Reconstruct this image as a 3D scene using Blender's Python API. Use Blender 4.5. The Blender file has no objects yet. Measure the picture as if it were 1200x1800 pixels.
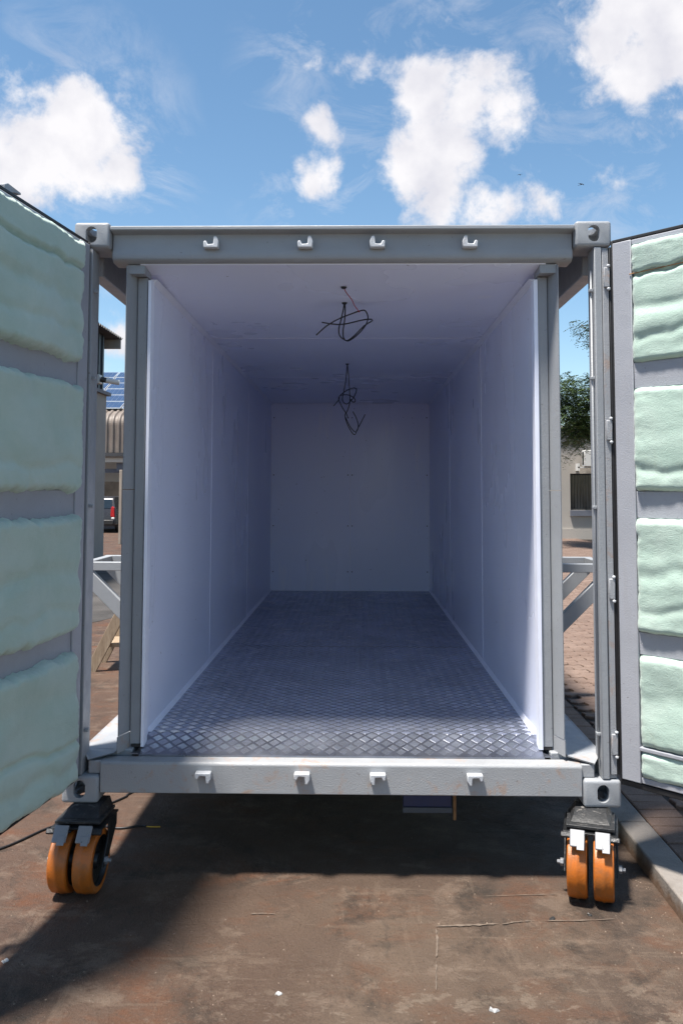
import bpy, bmesh, math, random
from mathutils import Vector, Matrix, noise as mnoise
random.seed(7)
R = math.radians
SC = bpy.context.scene
COL = SC.collection

# ------------------------------------------------------------------ camera
cam_d = bpy.data.cameras.new('camera')
cam = bpy.data.objects.new('camera', cam_d); COL.objects.link(cam)
yaw, pitch, roll = -0.01756, 0.06239, 0.00248
fw = Vector((math.sin(yaw)*math.cos(pitch), math.cos(yaw)*math.cos(pitch), math.sin(pitch)))
rt = Vector((math.cos(yaw), -math.sin(yaw), 0)); up = rt.cross(fw)
rt2 = math.cos(roll)*rt + math.sin(roll)*up; up2 = math.cos(roll)*up - math.sin(roll)*rt
cam.matrix_world = Matrix((( rt2.x, up2.x, -fw.x, 0.068), (rt2.y, up2.y, -fw.y, -3.680), (rt2.z, up2.z, -fw.z, 1.697), (0,0,0,1)))
cam_d.sensor_fit = 'VERTICAL'; cam_d.sensor_height = 36.0; cam_d.lens = 36.0*1450/1800
cam_d.shift_y = -(900-772.56)/1800
cam_d.clip_start = 0.05; cam_d.clip_end = 2000
SC.camera = cam

# ------------------------------------------------------------------ light
SUN = Vector((0.25, 0.20, -1.0)).normalized()          # direction the light travels
EXPOSURE = 1.5
sd = bpy.data.lights.new('sun', 'SUN'); sd.energy = 3.7; sd.angle = R(6.0); sd.color = (1.0, 0.94, 0.86)
so = bpy.data.objects.new('sun', sd); COL.objects.link(so)
so.rotation_euler = SUN.to_track_quat('-Z', 'Y').to_euler(); so.location = (-8, -6, 20)
SC.view_settings.view_transform = 'Standard'; SC.view_settings.look = 'None'
SC.view_settings.exposure = EXPOSURE; SC.view_settings.gamma = 1.0
try: SC.view_settings.use_curve_mapping = False
except Exception: pass

SC.cycles.max_bounces = 14; SC.cycles.diffuse_bounces = 9; SC.cycles.glossy_bounces = 5
W = bpy.data.worlds.new('World'); SC.world = W; W.use_nodes = True
nt = W.node_tree; nt.nodes.clear()
def wn(t, **k):
    n = nt.nodes.new(t)
    for a, b in k.items(): setattr(n, a, b)
    return n
def wl(a, b): nt.links.new(a, b)
def wmath(op, a, b=None, c=None):
    n = wn('ShaderNodeMath', operation=op)
    for i, v in enumerate((a, b, c)):
        if v is None: continue
        if isinstance(v, (int, float)): n.inputs[i].default_value = v
        else: wl(v, n.inputs[i])
    return n.outputs[0]
sky = wn('ShaderNodeTexSky', sky_type='NISHITA', sun_disc=False)
sky.sun_elevation = math.asin(-SUN.z); sky.sun_rotation = math.atan2(-SUN.x, -SUN.y) % (2*math.pi)
sky.air_density = 1.0; sky.dust_density = 0.2; sky.ozone_density = 0.8
tc = wn('ShaderNodeTexCoord')
nrm = wn('ShaderNodeVectorMath', operation='NORMALIZE'); wl(tc.outputs['Generated'], nrm.inputs[0])
# cumulus puffs, given by direction and angular radius, with ragged edges from noise
PUFFS = [(-0.392,0.858,0.345,0.085,1.3),(-0.330,0.868,0.372,0.085,1.5),(-0.296,0.866,0.398,0.070,1.4),(-0.318,0.856,0.412,0.045,1.1),(-0.262,0.899,0.355,0.048,1.1),
 (0.082,0.897,0.433,0.070,1.6),(0.120,0.896,0.428,0.066,1.6),(0.160,0.892,0.422,0.062,1.4),(0.092,0.913,0.400,0.078,1.8),(0.066,0.929,0.366,0.066,1.5),(0.122,0.918,0.382,0.046,1.2),(0.092,0.936,0.342,0.056,1.1),(0.150,0.930,0.334,0.046,.75),(0.205,0.919,0.333,0.042,.62),
 (0.255,0.837,0.482,0.070,1.3),(0.335,0.815,0.475,0.110,1.6),(0.300,0.849,0.436,0.064,1.4),
 (-0.046,0.908,0.416,0.032,.70),(-0.053,0.935,0.355,0.042,.85),(-0.054,0.882,0.469,0.028,.55),(-0.001,0.886,0.464,0.040,.48),(0.097,0.858,0.505,0.028,.55),
 (0.285,0.897,0.338,0.030,.45),(-0.278,0.944,0.179,0.045,1.1)]
nz = wn('ShaderNodeTexNoise', noise_dimensions='3D'); nz.inputs['Scale'].default_value = 14; nz.inputs['Detail'].default_value = 9
nz.inputs['Roughness'].default_value = .62; nz.inputs['Distortion'].default_value = .15; wl(nrm.outputs[0], nz.inputs['Vector'])
acc = None
for (x, y, z, r, k) in PUFFS:
    vd = wn('ShaderNodeVectorMath', operation='DISTANCE'); vd.inputs[1].default_value = (x, y, z); wl(nrm.outputs[0], vd.inputs[0])
    v = wmath('MULTIPLY_ADD', vd.outputs['Value'], -k/r, k)          # k at centre, 0 at the rim
    acc = v if acc is None else wmath('SMOOTH_MAX', acc, v, .22)
# the same kind of clouds scattered over the rest of the sky, out of view; cover raised to brighten the interior
vo = wn('ShaderNodeTexVoronoi', feature='F1'); vo.inputs['Scale'].default_value = 3.2; wl(nrm.outputs[0], vo.inputs['Vector'])
far_ = wmath('MULTIPLY_ADD', vo.outputs['Distance'], -3.0, 1.30)
dt = wn('ShaderNodeVectorMath', operation='DOT_PRODUCT'); dt.inputs[1].default_value = (-.016, .93, .37); wl(nrm.outputs[0], dt.inputs[0])
acc = wmath('MAXIMUM', acc, wmath('SUBTRACT', far_, wmath('MULTIPLY', wmath('GREATER_THAN', dt.outputs['Value'], .84), 5.)))
dens = wmath('ADD', acc, wmath('MULTIPLY', wmath('SUBTRACT', nz.outputs['Fac'], .5), 2.9))
mr = wn('ShaderNodeMapRange', interpolation_type='SMOOTHSTEP'); wl(dens, mr.inputs['Value'])
mr.inputs['From Min'].default_value = .22; mr.inputs['From Max'].default_value = .92
nz2 = wn('ShaderNodeTexNoise'); nz2.inputs['Scale'].default_value = 20; nz2.inputs['Detail'].default_value = 5; wl(nrm.outputs[0], nz2.inputs['Vector'])
cr = wn('ShaderNodeValToRGB'); cr.color_ramp.elements[0].position = .3; cr.color_ramp.elements[0].color = (2.75,2.75,3.0,1)
cr.color_ramp.elements[1].position = .62; cr.color_ramp.elements[1].color = (3.5,3.45,3.55,1); wl(nz2.outputs['Fac'], cr.inputs['Fac'])
nw = wn('ShaderNodeTexNoise'); nw.inputs['Scale'].default_value = 9; nw.inputs['Detail'].default_value = 9; nw.inputs['Roughness'].default_value = .68; nw.inputs['Distortion'].default_value = .9
wv_ = wn('ShaderNodeMapping'); wv_.inputs['Scale'].default_value = (1, 1, 1.8); wl(nrm.outputs[0], wv_.inputs['Vector']); wl(wv_.outputs[0], nw.inputs['Vector'])
wisp = wn('ShaderNodeMapRange'); wl(nw.outputs['Fac'], wisp.inputs['Value']); wisp.inputs['From Min'].default_value = .50; wisp.inputs['From Max'].default_value = .74; wisp.inputs['To Max'].default_value = .40
halo = wn('ShaderNodeMapRange'); wl(acc, halo.inputs['Value']); halo.inputs['From Min'].default_value = -1.3; halo.inputs['From Max'].default_value = .1
mx = wn('ShaderNodeMix', data_type='RGBA'); wl(wmath('MAXIMUM', mr.outputs['Result'], wmath('MULTIPLY', wisp.outputs['Result'], halo.outputs['Result'])), mx.inputs['Factor'])
hs = wn('ShaderNodeHueSaturation'); hs.inputs['Saturation'].default_value = 1.10; hs.inputs['Hue'].default_value = .492; hs.inputs['Value'].default_value = .62; wl(sky.outputs['Color'], hs.inputs['Color'])
wl(hs.outputs['Color'], mx.inputs['A']); wl(cr.outputs['Color'], mx.inputs['B'])
bg = wn('ShaderNodeBackground'); bg.inputs['Strength'].default_value = .10; wl(mx.outputs['Result'], bg.inputs['Color'])
wo = wn('ShaderNodeOutputWorld'); wl(bg.outputs[0], wo.inputs['Surface'])
W.cycles.sampling_method = 'MANUAL'; W.cycles.sample_map_resolution = 256

# ------------------------------------------------------------------ materials
M = {}
class NT:
    def __init__(s, name):
        s.m = bpy.data.materials.new(name); s.m.use_nodes = True; s.t = s.m.node_tree
        s.b = s.t.nodes['Principled BSDF']; s.co = s.t.nodes.new('ShaderNodeTexCoord').outputs['Object']; M[name] = s.m
    def n(s, t, **k):
        q = s.t.nodes.new(t)
        for a, b in k.items(): setattr(q, a, b)
        return q
    def l(s, a, b): s.t.links.new(a, b)
    def vec(s, scale=(1,1,1), src=None):
        q = s.n('ShaderNodeMapping'); q.inputs['Scale'].default_value = scale; s.l(src or s.co, q.inputs['Vector']); return q.outputs[0]
    def geo(s, scale=(1,1,1)):
        g = s.n('ShaderNodeNewGeometry'); return s.vec(scale, g.outputs['Position'])
    def noise(s, scale, detail=5, rough=.55, dist=0, vec=None):
        q = s.n('ShaderNodeTexNoise'); q.inputs['Scale'].default_value = scale; q.inputs['Detail'].default_value = detail
        q.inputs['Roughness'].default_value = rough; q.inputs['Distortion'].default_value = dist
        s.l(vec or s.co, q.inputs['Vector']); return q.outputs['Fac']
    def rng(s, v, a, b, c=0., d=1.):
        q = s.n('ShaderNodeMapRange'); s.l(v, q.inputs['Value']); q.inputs['From Min'].default_value = a; q.inputs['From Max'].default_value = b
        q.inputs['To Min'].default_value = c; q.inputs['To Max'].default_value = d; return q.outputs['Result']
    def math(s, op, a, b=0.):
        q = s.n('ShaderNodeMath', operation=op)
        for i, v in enumerate((a, b)):
            if isinstance(v, (int, float)): q.inputs[i].default_value = v
            else: s.l(v, q.inputs[i])
        return q.outputs[0]
    def mix(s, f, a, b):
        q = s.n('ShaderNodeMix', data_type='RGBA')
        for k, v in (('Factor', f), ('A', a), ('B', b)):
            if isinstance(v, (int, float)): q.inputs[k].default_value = v
            elif isinstance(v, tuple): q.inputs[k].default_value = v + (1,) if len(v) == 3 else v
            else: s.l(v, q.inputs[k])
        return q.outputs['Result']
    def col(s, v):
        if isinstance(v, tuple): s.b.inputs['Base Color'].default_value = v + (1,)
        else: s.l(v, s.b.inputs['Base Color'])
    def rough(s, v):
        if isinstance(v, (int, float)): s.b.inputs['Roughness'].default_value = v
        else: s.l(v, s.b.inputs['Roughness'])
    def bump(s, h, dist=.01, strength=1.):
        q = s.n('ShaderNodeBump'); q.inputs['Distance'].default_value = dist; q.inputs['Strength'].default_value = strength
        s.l(h, q.inputs['Height']); s.l(q.outputs[0], s.b.inputs['Normal'])

def simple(name, c, rough=.6, metal=0., var=.15, scale=6., bump=0., bscale=80., world=False):
    q = NT(name); v = q.geo() if world else q.co
    f = q.rng(q.noise(scale, 6, .6, .3, v), .3, .7)
    q.col(q.mix(f, tuple(x*(1-var) for x in c), tuple(min(1, x*(1+var)) for x in c)))
    q.rough(q.rng(q.noise(scale*2.3, 4, vec=v), .3, .7, max(.05, rough-.08), min(1, rough+.08))); q.b.inputs['Metallic'].default_value = metal
    if bump: q.bump(q.noise(bscale, 4, vec=v), bump)
    return q

def paint(name, c, rust=.0, rough=.42):
    q = NT(name); g = q.geo()
    f = q.rng(q.noise(2.2, 6, .6, .4, g), .3, .7)
    base = q.mix(f, tuple(x*.93 for x in c), tuple(x*1.06 for x in c))
    st = q.rng(q.noise(3.0, 7, .65, .2, q.geo((9, 9, .7))), .60, .80)        # faint vertical dirt runs
    base = q.mix(q.math('MULTIPLY', st, .22), base, (.22, .20, .17))
    sp = q.rng(q.noise(55, 3, .5, 0, g), .70, .74)
    base = q.mix(q.math('MULTIPLY', sp, .5), base, (.12, .10, .09))
    if rust:
        rf = q.math('MULTIPLY', q.rng(q.noise(9, 8, .7, .6, g), .54, .64), rust)
        base = q.mix(rf, base, (.36, .17, .06))
    q.col(base); q.rough(q.rng(q.noise(14, 5, vec=g), .3, .7, rough-.1, rough+.14))
    q.bump(q.math('ADD', q.noise(160, 3, .6, 0, g), q.math('MULTIPLY', q.noise(7, 3, vec=g), 1.4)), .0013)
    return q
paint('grey_paint', (.275, .29, .31))
paint('grey_paint_rusty', (.30, .31, .325), rust=.38)
paint('white_paint', (.47, .49, .52), rust=.12, rough=.38)
paint('door_paint', (.31, .32, .355), rust=.0, rough=.45)
paint('worn_steel', (.30, .31, .33), rust=.35, rough=.5)

q = NT('panel'); g = q.geo()
f = q.rng(q.noise(.9, 5, .6, .5, g), .3, .7)
c = q.mix(f, (.755, .80, .965), (.785, .83, .97))
sm = q.math('MULTIPLY', q.rng(q.noise(7.0, 5, .6, .2, q.geo((1.3, 1.3, .22))), .56, .66), q.rng(q.noise(1.1, 1, vec=g), .50, .62))   # pale wiped streaks
c = q.mix(q.math('MULTIPLY', sm, .35), c, (.90, .91, .95))
spk = q.rng(q.noise(38, 2, .5, 0, g), .745, .76); c = q.mix(q.math('MULTIPLY', spk, .7), c, (.16, .14, .15))
q.col(c); q.rough(q.rng(q.noise(1.4, 3, .5, 0, q.geo((1, 1, .4))), .3, .7, .24, .36)); q.bump(q.noise(1.3, 1, vec=q.geo((1, 1, .5))), .006)

simple('panel_trim', (.80, .83, .95), .4, var=.05, world=True)
q = simple('tread_steel', (.56, .59, .67), .24, .9, var=.18, scale=3.0, world=True)
q = simple('tread_base', (.27, .29, .345), .30, .9, var=.3, scale=4.0, world=True)
q = NT('wool'); g = q.geo()
f = q.rng(q.noise(3.5, 6, .6, .5, g), .3, .7)
c = q.mix(f, (.325, .46, .39), (.43, .54, .475))
ff = q.rng(q.noise(60, 6, .75, 1.5, q.geo((1,1,3))), .35, .7); c = q.mix(q.math('MULTIPLY', ff, .35), c, (.46, .555, .50))
dt = q.rng(q.noise(3.3, 9, .75, .7, g), .58, .74); c = q.mix(q.math('MULTIPLY', dt, .45), c, (.42, .47, .33))
q.col(c); q.rough(.95); q.b.inputs['Sheen Weight'].default_value = .35; q.b.inputs['Sheen Roughness'].default_value = .6
q.b.inputs['Specular IOR Level'].default_value = .1
q.bump(q.math('ADD', q.noise(45, 6, .75, 1.2, q.geo((1,1,2.2))), q.math('MULTIPLY', q.noise(260, 3, .7, .5, g), .5)), .0035, .7)
q = simple('orange_tyre', (.39, .102, .007), .45, var=.18, scale=14, bump=.001, bscale=120)
dk = q.rng(q.noise(9, 9, .75, .8), .46, .64); old = q.b.inputs['Base Color'].links[0].from_socket
q.col(q.mix(q.math('MULTIPLY', dk, .65), old, (.17, .075, .025)))
simple('black_steel', (.018, .019, .021), .38, .3, var=.4, scale=20, bump=.002, bscale=60)
q = NT('scuffed_black')
c = q.mix(q.rng(q.noise(26, 8, .75, .6), .56, .66, 0, .8), (.020, .021, .023), (.30, .28, .26)); c = q.mix(q.rng(q.noise(9, 5, .6), .66, .72, 0, .6), c, (.22, .05, .05))
q.col(c); q.rough(q.rng(q.noise(30, 5), .3, .7, .3, .6)); q.bump(q.noise(50, 5, .7), .003)
q = NT('chrome'); q.col((.78, .79, .82)); q.b.inputs['Metallic'].default_value = .3; q.rough(q.rng(q.noise(40, 5), .3, .7, .42, .6))
ch = q.rng(q.noise(70, 4, .6), .66, .70); q.col(q.mix(ch, (.22, .225, .24), (.03, .027, .027)))
simple('rubber', (.012, .012, .014), .55, var=.3, scale=20)
simple('cable_black', (.010, .010, .012), .45, var=.2)
simple('cable_red', (.33, .02, .03), .45, var=.2)
simple('cable_yellow', (.55, .33, .03), .5, var=.2)
simple('dark_plastic', (.02, .02, .02), .5)
simple('paper', (.33, .33, .33), .8, var=.1, scale=30)
simple('blue_sheet', (.018, .026, .085), .5, var=.2)
simple('pale_sheet', (.07, .08, .10), .6, var=.15)
simple('grit', (.16, .12, .09), .9, var=.6, scale=9, world=True)
simple('rust_strip', (.28, .14, .06), .8, var=.3, scale=20)

q = NT('concrete'); g = q.geo()
sx_ = q.n('ShaderNodeSeparateXYZ'); q.l(q.n('ShaderNodeNewGeometry').outputs['Position'], sx_.inputs[0])
side = q.rng(q.math('ADD', sx_.outputs['X'], q.math('MULTIPLY', q.math('SUBTRACT', q.noise(.9, 6, .65, .6, g), .5), 3.2)), -1.2, .5)   # rustier towards one side of the slab
c = q.mix(q.rng(q.noise(.8, 9, .66, .4, g), .36, .64), (0.047, 0.023, 0.013), (0.088, 0.050, 0.032))
c2 = q.mix(q.rng(q.noise(.9, 9, .66, .4, g), .36, .64), (0.054, 0.033, 0.022), (0.096, 0.064, 0.043)); c = q.mix(side, c, c2)
b = q.rng(q.noise(1.9, 10, .74, .3, q.geo((1, 1.5, 1))), .50, .64); c = q.mix(q.math('MULTIPLY', b, q.rng(side, 0, 1, 1.0, .55)), c, (0.099, 0.035, 0.012))
d = q.rng(q.noise(3.1, 11, .76, .15, q.geo((1, 1.3, 1))), .53, .60); c = q.mix(q.math('MULTIPLY', d, .6), c, (0.138, 0.097, 0.070))
big = q.rng(sx_.outputs['Y'], -.5, -1.1, 0., 1.); big = q.math('MULTIPLY', big, side)
e = q.rng(q.noise(7.5, 10, .70, .2, q.geo((1, 1.4, 1))), .555, .575); c = q.mix(q.math('MULTIPLY', q.math('MULTIPLY', e, big), .75), c, (0.193, 0.151, 0.114))
st = q.rng(q.noise(2.6, 11, .76, .3, g), .52, .64); c = q.mix(q.math('MULTIPLY', st, .85), c, (0.020, 0.013, 0.008))
ln = q.rng(q.noise(1.3, 6, .66, .5, q.geo((.7, 7.5, 1))), .60, .615); c = q.mix(q.math('MULTIPLY', ln, .22), c, (0.164, 0.119, 0.086))
l2 = q.rng(q.noise(1.5, 6, .66, .5, q.geo((6.5, .9, 1))), .625, .64); c = q.mix(q.math('MULTIPLY', l2, .18), c, (0.164, 0.119, 0.086))
sp = q.rng(q.noise(170, 4, .7, 0, g), .58, .66); c = q.mix(q.math('MULTIPLY', sp, .45), c, (0.193, 0.151, 0.122))
sd_ = q.rng(q.noise(90, 6, .8, 0, g), .54, .66); c = q.mix(q.math('MULTIPLY', sd_, .65), c, (0.013, 0.008, 0.005))
vo_ = q.n('ShaderNodeTexVoronoi', feature='DISTANCE_TO_EDGE'); vo_.inputs['Scale'].default_value = .55
wp = q.n('ShaderNodeVectorMath', operation='ADD'); q.l(g, wp.inputs[0]); nn = q.n('ShaderNodeTexNoise'); nn.inputs['Scale'].default_value = 2.4; nn.inputs['Detail'].default_value = 8; q.l(g, nn.inputs['Vector'])
sc_ = q.n('ShaderNodeVectorMath', operation='SCALE'); sc_.inputs['Scale'].default_value = .5; q.l(nn.outputs['Color'], sc_.inputs[0]); q.l(sc_.outputs[0], wp.inputs[1]); q.l(wp.outputs[0], vo_.inputs['Vector'])
crk = q.rng(vo_.outputs['Distance'], .0, .006, 1., 0.); crk = q.math('MULTIPLY', crk, q.rng(q.noise(1.3, 3, vec=g), .54, .62)); c = q.mix(q.math('MULTIPLY', crk, .35), c, (0.017, 0.013, 0.009))
q.col(c); q.rough(q.rng(q.noise(2.2, 8, .68, .5, g), .3, .7, .50, .88))
q.bump(q.math('ADD', q.noise(90, 7, .75, 0, g), q.math('MULTIPLY', q.noise(9, 7, .7, .6, g), 2.4)), .009, .9)
simple('pale_mark', (.115, .088, .068), .9, var=.3, scale=25, world=True)

def brick_mat(name, c1, c2):
    q = NT(name); g = q.geo(); oi = q.n('ShaderNodeObjectInfo')
    f = q.rng(q.noise(3.2, 6, .65, .4, g), .35, .65)
    c = q.mix(f, c1, c2); c = q.mix(q.math('MULTIPLY', oi.outputs['Random'], .4), c, tuple(x*.55 for x in c1))
    c = q.mix(q.rng(q.noise(120, 3, .6, 0, g), .5, .75, 0, .45), c, tuple(min(1, x*1.7) for x in c2))
    q.col(c); q.rough(.85); q.bump(q.noise(160, 5, .7, 0, g), .004)
brick_mat('paver', (.135, .086, .064), (.195, .137, .108))
simple('joint_sand', (.045, .035, .028), .95, var=.3, scale=12, world=True)
q = NT('kerb_concrete'); g = q.geo()
c = q.mix(q.rng(q.noise(3, 8, .65, .6, g), .35, .65), (.17, .15, .132), (.25, .227, .205))
sp_ = q.n('ShaderNodeSeparateXYZ'); q.l(q.n('ShaderNodeNewGeometry').outputs['Position'], sp_.inputs[0])
dz = q.math('ADD', sp_.outputs['Z'], q.math('MULTIPLY', q.math('SUBTRACT', q.noise(14, 6, vec=g), .5), .12))
c = q.mix(q.rng(dz, .02, .07, .85, 0.), c, (.12, .062, .030)); q.col(c); q.rough(.85); q.bump(q.noise(70, 6, .7, 0, g), .006)
simple('dark_ground', (.050, .046, .044), .85, var=.4, scale=1.4, bump=.01, bscale=40, world=True)
q = NT('timber'); v = q.vec((22, 3, 3))
c = q.mix(q.rng(q.noise(2.0, 6, .6, 1.0, v), .3, .7), (.22, .155, .10), (.36, .28, .20)); q.col(c); q.rough(.8); q.bump(q.noise(6, 5, .6, .5, v), .003)
simple('render_wall', (0.255, 0.246, 0.230), .9, var=.08, scale=1.2, bump=.004, bscale=30, world=True)
simple('beige_wall', (0.374, 0.348, 0.315), .9, var=.08, scale=.8, bump=.004, bscale=30, world=True)
simple('white_wall', (0.561, 0.544, 0.510), .9, var=.06, scale=1, world=True)
simple('cladding', (.030, .042, .055), .45, .2, var=.2, scale=2, world=True)
simple('dark_wall', (.055, .046, .040), .9, var=.45, scale=1.0, world=True)
simple('roof_sheet', (0.170, 0.140, 0.119), .6, var=.25, scale=1.2, world=True)
simple('roof_dark', (.05, .05, .055), .6, var=.25, scale=1.2, world=True)
simple('solar_cell', (.035, .06, .12), .12, var=.12, scale=3)
simple('alu', (.62, .64, .66), .35, .7, var=.1)
simple('post_beige', (0.357, 0.306, 0.255), .8, var=.1, world=True)
simple('car_paint', (.055, .055, .06), .25, .4, var=.1, scale=2)
simple('car_glass', (.012, .020, .028), .06, var=.1)
simple('tail_red', (.45, .015, .02), .15, var=.1)
simple('lamp_clear', (.75, .74, .72), .2, var=.1)
simple('plate_white', (.70, .70, .66), .5, var=.05)
simple('glass', (.02, .025, .03), .04, var=.2, scale=2)
simple('window_frame', (.02, .022, .025), .5)
simple('sill_slate', (.12, .13, .16), .7, var=.1, world=True)
simple('plastic_white', (0.612, 0.612, 0.595), .45, var=.06)
simple('bark', (.10, .075, .055), .9, var=.3, scale=12, bump=.01, bscale=30)
q = NT('leaf'); oi = q.n('ShaderNodeNewGeometry')
c = q.mix(q.math('MULTIPLY', oi.outputs['Random Per Island'], 1.0), (.030, .060, .020), (.110, .165, .050)); q.col(c); q.rough(.5)
q.b.inputs['Transmission Weight'].default_value = 0.
simple('bird_dark', (.02, .02, .025), .7)

# ------------------------------------------------------------------ mesh helpers
class MB:
    def __init__(s): s.v = []; s.f = []
    def add(s, vs, fs):
        o = len(s.v); s.v += [tuple(x) for x in vs]; s.f += [tuple(i+o for i in f) for f in fs]; return s
    def box(s, x0, x1, y0, y1, z0, z1):
        return s.add([(x0,y0,z0),(x1,y0,z0),(x1,y1,z0),(x0,y1,z0),(x0,y0,z1),(x1,y0,z1),(x1,y1,z1),(x0,y1,z1)],
            [(0,3,2,1),(4,5,6,7),(0,1,5,4),(1,2,6,5),(2,3,7,6),(3,0,4,7)])
    def prism(s, poly, axis, a, b):
        """poly of 2-D points extruded along axis from a to b"""
        n = len(poly)
        def P(p, t): return {'x': (t, p[0], p[1]), 'y': (p[0], t, p[1]), 'z': (p[0], p[1], t)}[axis]
        return s.add([P(p, a) for p in poly] + [P(p, b) for p in poly],
            [tuple(range(n))[::-1], tuple(range(n, 2*n))] + [(i, (i+1) % n, n+(i+1) % n, n+i) for i in range(n)])
    def tube(s, pts, r, n=8, cap=True):
        pts = [Vector(p) for p in pts]; rings = []; up0 = None
        for i, p in enumerate(pts):
            t = (pts[min(i+1, len(pts)-1)] - pts[max(i-1, 0)]).normalized()
            if up0 is None: up0 = Vector((0,0,1)) if abs(t.z) < .9 else Vector((1,0,0))
            a = t.cross(up0).normalized(); b = a.cross(t).normalized(); up0 = b
            rr = r[i] if isinstance(r, (list, tuple)) else r
            rings.append([p + rr*(math.cos(2*math.pi*k/n)*a + math.sin(2*math.pi*k/n)*b) for k in range(n)])
        vs = [v for rg_ in rings for v in rg_]; fs = []
        for i in range(len(pts)-1):
            for k in range(n): fs.append((i*n+k, i*n+(k+1) % n, (i+1)*n+(k+1) % n, (i+1)*n+k))
        if cap: fs += [tuple(range(n))[::-1], tuple(range((len(pts)-1)*n, len(pts)*n))]
        return s.add(vs, fs)
    def lathe(s, prof, axis='x', c=(0,0,0), n=40):
        """prof: list of (t along axis, radius); closed loop if first==last"""
        vs = []; fs = []; m = len(prof)
        for k in range(n):
            a = 2*math.pi*k/n
            for (t, r) in prof:
                p = {'x': (t, r*math.cos(a), r*math.sin(a)), 'y': (r*math.cos(a), t, r*math.sin(a)), 'z': (r*math.cos(a), r*math.sin(a), t)}[axis]
                vs.append((p[0]+c[0], p[1]+c[1], p[2]+c[2]))
        for k in range(n):
            for j in range(m-1): fs.append((k*m+j, k*m+j+1, ((k+1) % n)*m+j+1, ((k+1) % n)*m+j))
        return s.add(vs, fs)
    def bar(s, p, q, w, h, up=(0,0,1)):
        """rectangular bar from p to q, w wide (sideways), h along up-ish"""
        p, q = Vector(p), Vector(q); t = (q-p).normalized(); a = t.cross(Vector(up)).normalized()*w/2; b = a.cross(t).normalized()*h/2
        return s.add([p-a-b, p+a-b, p+a+b, p-a+b, q-a-b, q+a-b, q+a+b, q-a+b], [(0,1,2,3),(7,6,5,4),(0,4,5,1),(1,5,6,2),(2,6,7,3),(3,7,4,0)])

def obj(name, mb, mat, parent=None, bevel=0., smooth=False, seg=2, loc=None, rotz=None):
    me = bpy.data.meshes.new(name)
    if isinstance(mb, bpy.types.Mesh): me = mb; me.name = name
    else:
        me.from_pydata(mb.v, [], mb.f)
        bm = bmesh.new(); bm.from_mesh(me); bmesh.ops.recalc_face_normals(bm, faces=bm.faces); bm.to_mesh(me); bm.free()
    me.materials.clear(); me.materials.append(M[mat])
    o = bpy.data.objects.new(name, me); COL.objects.link(o)
    if parent: o.parent = parent
    if bevel:
        b = o.modifiers.new('bevel', 'BEVEL'); b.width = bevel; b.segments = seg; b.limit_method = 'ANGLE'; b.angle_limit = R(35)
        smooth = smooth or 'auto'
    if smooth:
        for p in me.polygons: p.use_smooth = True
        if smooth == 'auto' or bevel:
            try: me.set_sharp_from_angle(angle=R(35))
            except Exception: pass
    if loc: o.location = loc
    if rotz is not None: o.rotation_euler = (0, 0, rotz)
    return o
def tag(o, label, cat, group=None):
    o['label'] = label; o['category'] = cat
    if group: o['group'] = group
    return o
def empty(name, loc, label, cat, group=None, rotz=0):
    o = bpy.data.objects.new(name, None); COL.objects.link(o); o.location = loc; o.rotation_euler = (0,0,rotz); o.empty_display_size = .2
    return tag(o, label, cat, group)
def struct(o): o['kind'] = 'structure'; return o
def dup(o, parent=None):
    c = o.copy(); COL.objects.link(c); c.parent = parent
    for ch in list(o.children): dup(ch, c)
    return c
def smooth_path(pts, n=8):
    pts = [Vector(p) for p in pts]; out = []
    P = [2*pts[0]-pts[1]] + pts + [2*pts[-1]-pts[-2]]
    for i in range(1, len(P)-2):
        for k in range(n):
            t = k/n; a, b, c, d = P[i-1], P[i], P[i+1], P[i+2]
            out.append(.5*((2*b)+(c-a)*t+(2*a-5*b+4*c-d)*t*t+(3*b-a-3*c+d)*t**3))
    out.append(pts[-1]); return out
def fbm(x, y, z, o=4): return mnoise.fractal(Vector((x, y, z)), 1.0, 2.0, o)

# ------------------------------------------------------------------ ground, kerb and paving
struct(obj('ground', MB().add([(-400,-200,0),(400,-200,0),(400,600,0),(-400,600,0)], [(0,1,2,3)]), 'concrete'))
gr_ = bpy.data.objects['ground']
def ragged(pts, w, seed):                                  # thin uneven pale scrape on the slab
    rg = random.Random(seed); mb = MB(); path = smooth_path([(x, y, 0) for x, y in pts], 7); vs = []
    for i, p in enumerate(path):
        t = path[min(i+1, len(path)-1)] - path[max(i-1, 0)]; s = Vector((-t.y, t.x, 0)).normalized()
        k = w*rg.uniform(.15, 1)*(1 if 0 < i < len(path)-1 else .1)
        vs += [p + s*k, p - s*k*rg.uniform(.3, 1)]
    return mb.add([(v.x, v.y, .004) for v in vs], [(2*i, 2*i+1, 2*i+3, 2*i+2) for i in range(len(path)-1)])
for i, (pts, w) in enumerate([(((.38,-.345),(.46,-.337),(.55,-.33),(.63,-.318)), .009), (((.64,-.325),(.70,-.305),(.78,-.293)), .006), (((.80,-.292),(.95,-.288),(1.1,-.272)), .005),
        (((.38,-.36),(.376,-.45),(.362,-.56)), .006), (((.360,-.58),(.352,-.66),(.342,-.76)), .004), (((-.352,-.266),(-.29,-.262),(-.245,-.268)), .005), (((.6,-.10),(.78,-.085),(.92,-.075)), .004)]):
    obj('scrape_mark', ragged(pts, w, i), 'pale_mark', gr_)
mb = MB(); rg = random.Random(5); n = 60
mb.add([(-6.0+3.6*math.cos(2*math.pi*i/n)*rg.uniform(.93,1.05), 9.9+4.6*math.sin(2*math.pi*i/n)*rg.uniform(.92,1.06), .004) for i in range(n)], [tuple(range(n))])
struct(obj('dark_patch', mb, 'dark_ground'))  # dark ragged oval sheet laid just above the ground

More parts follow.
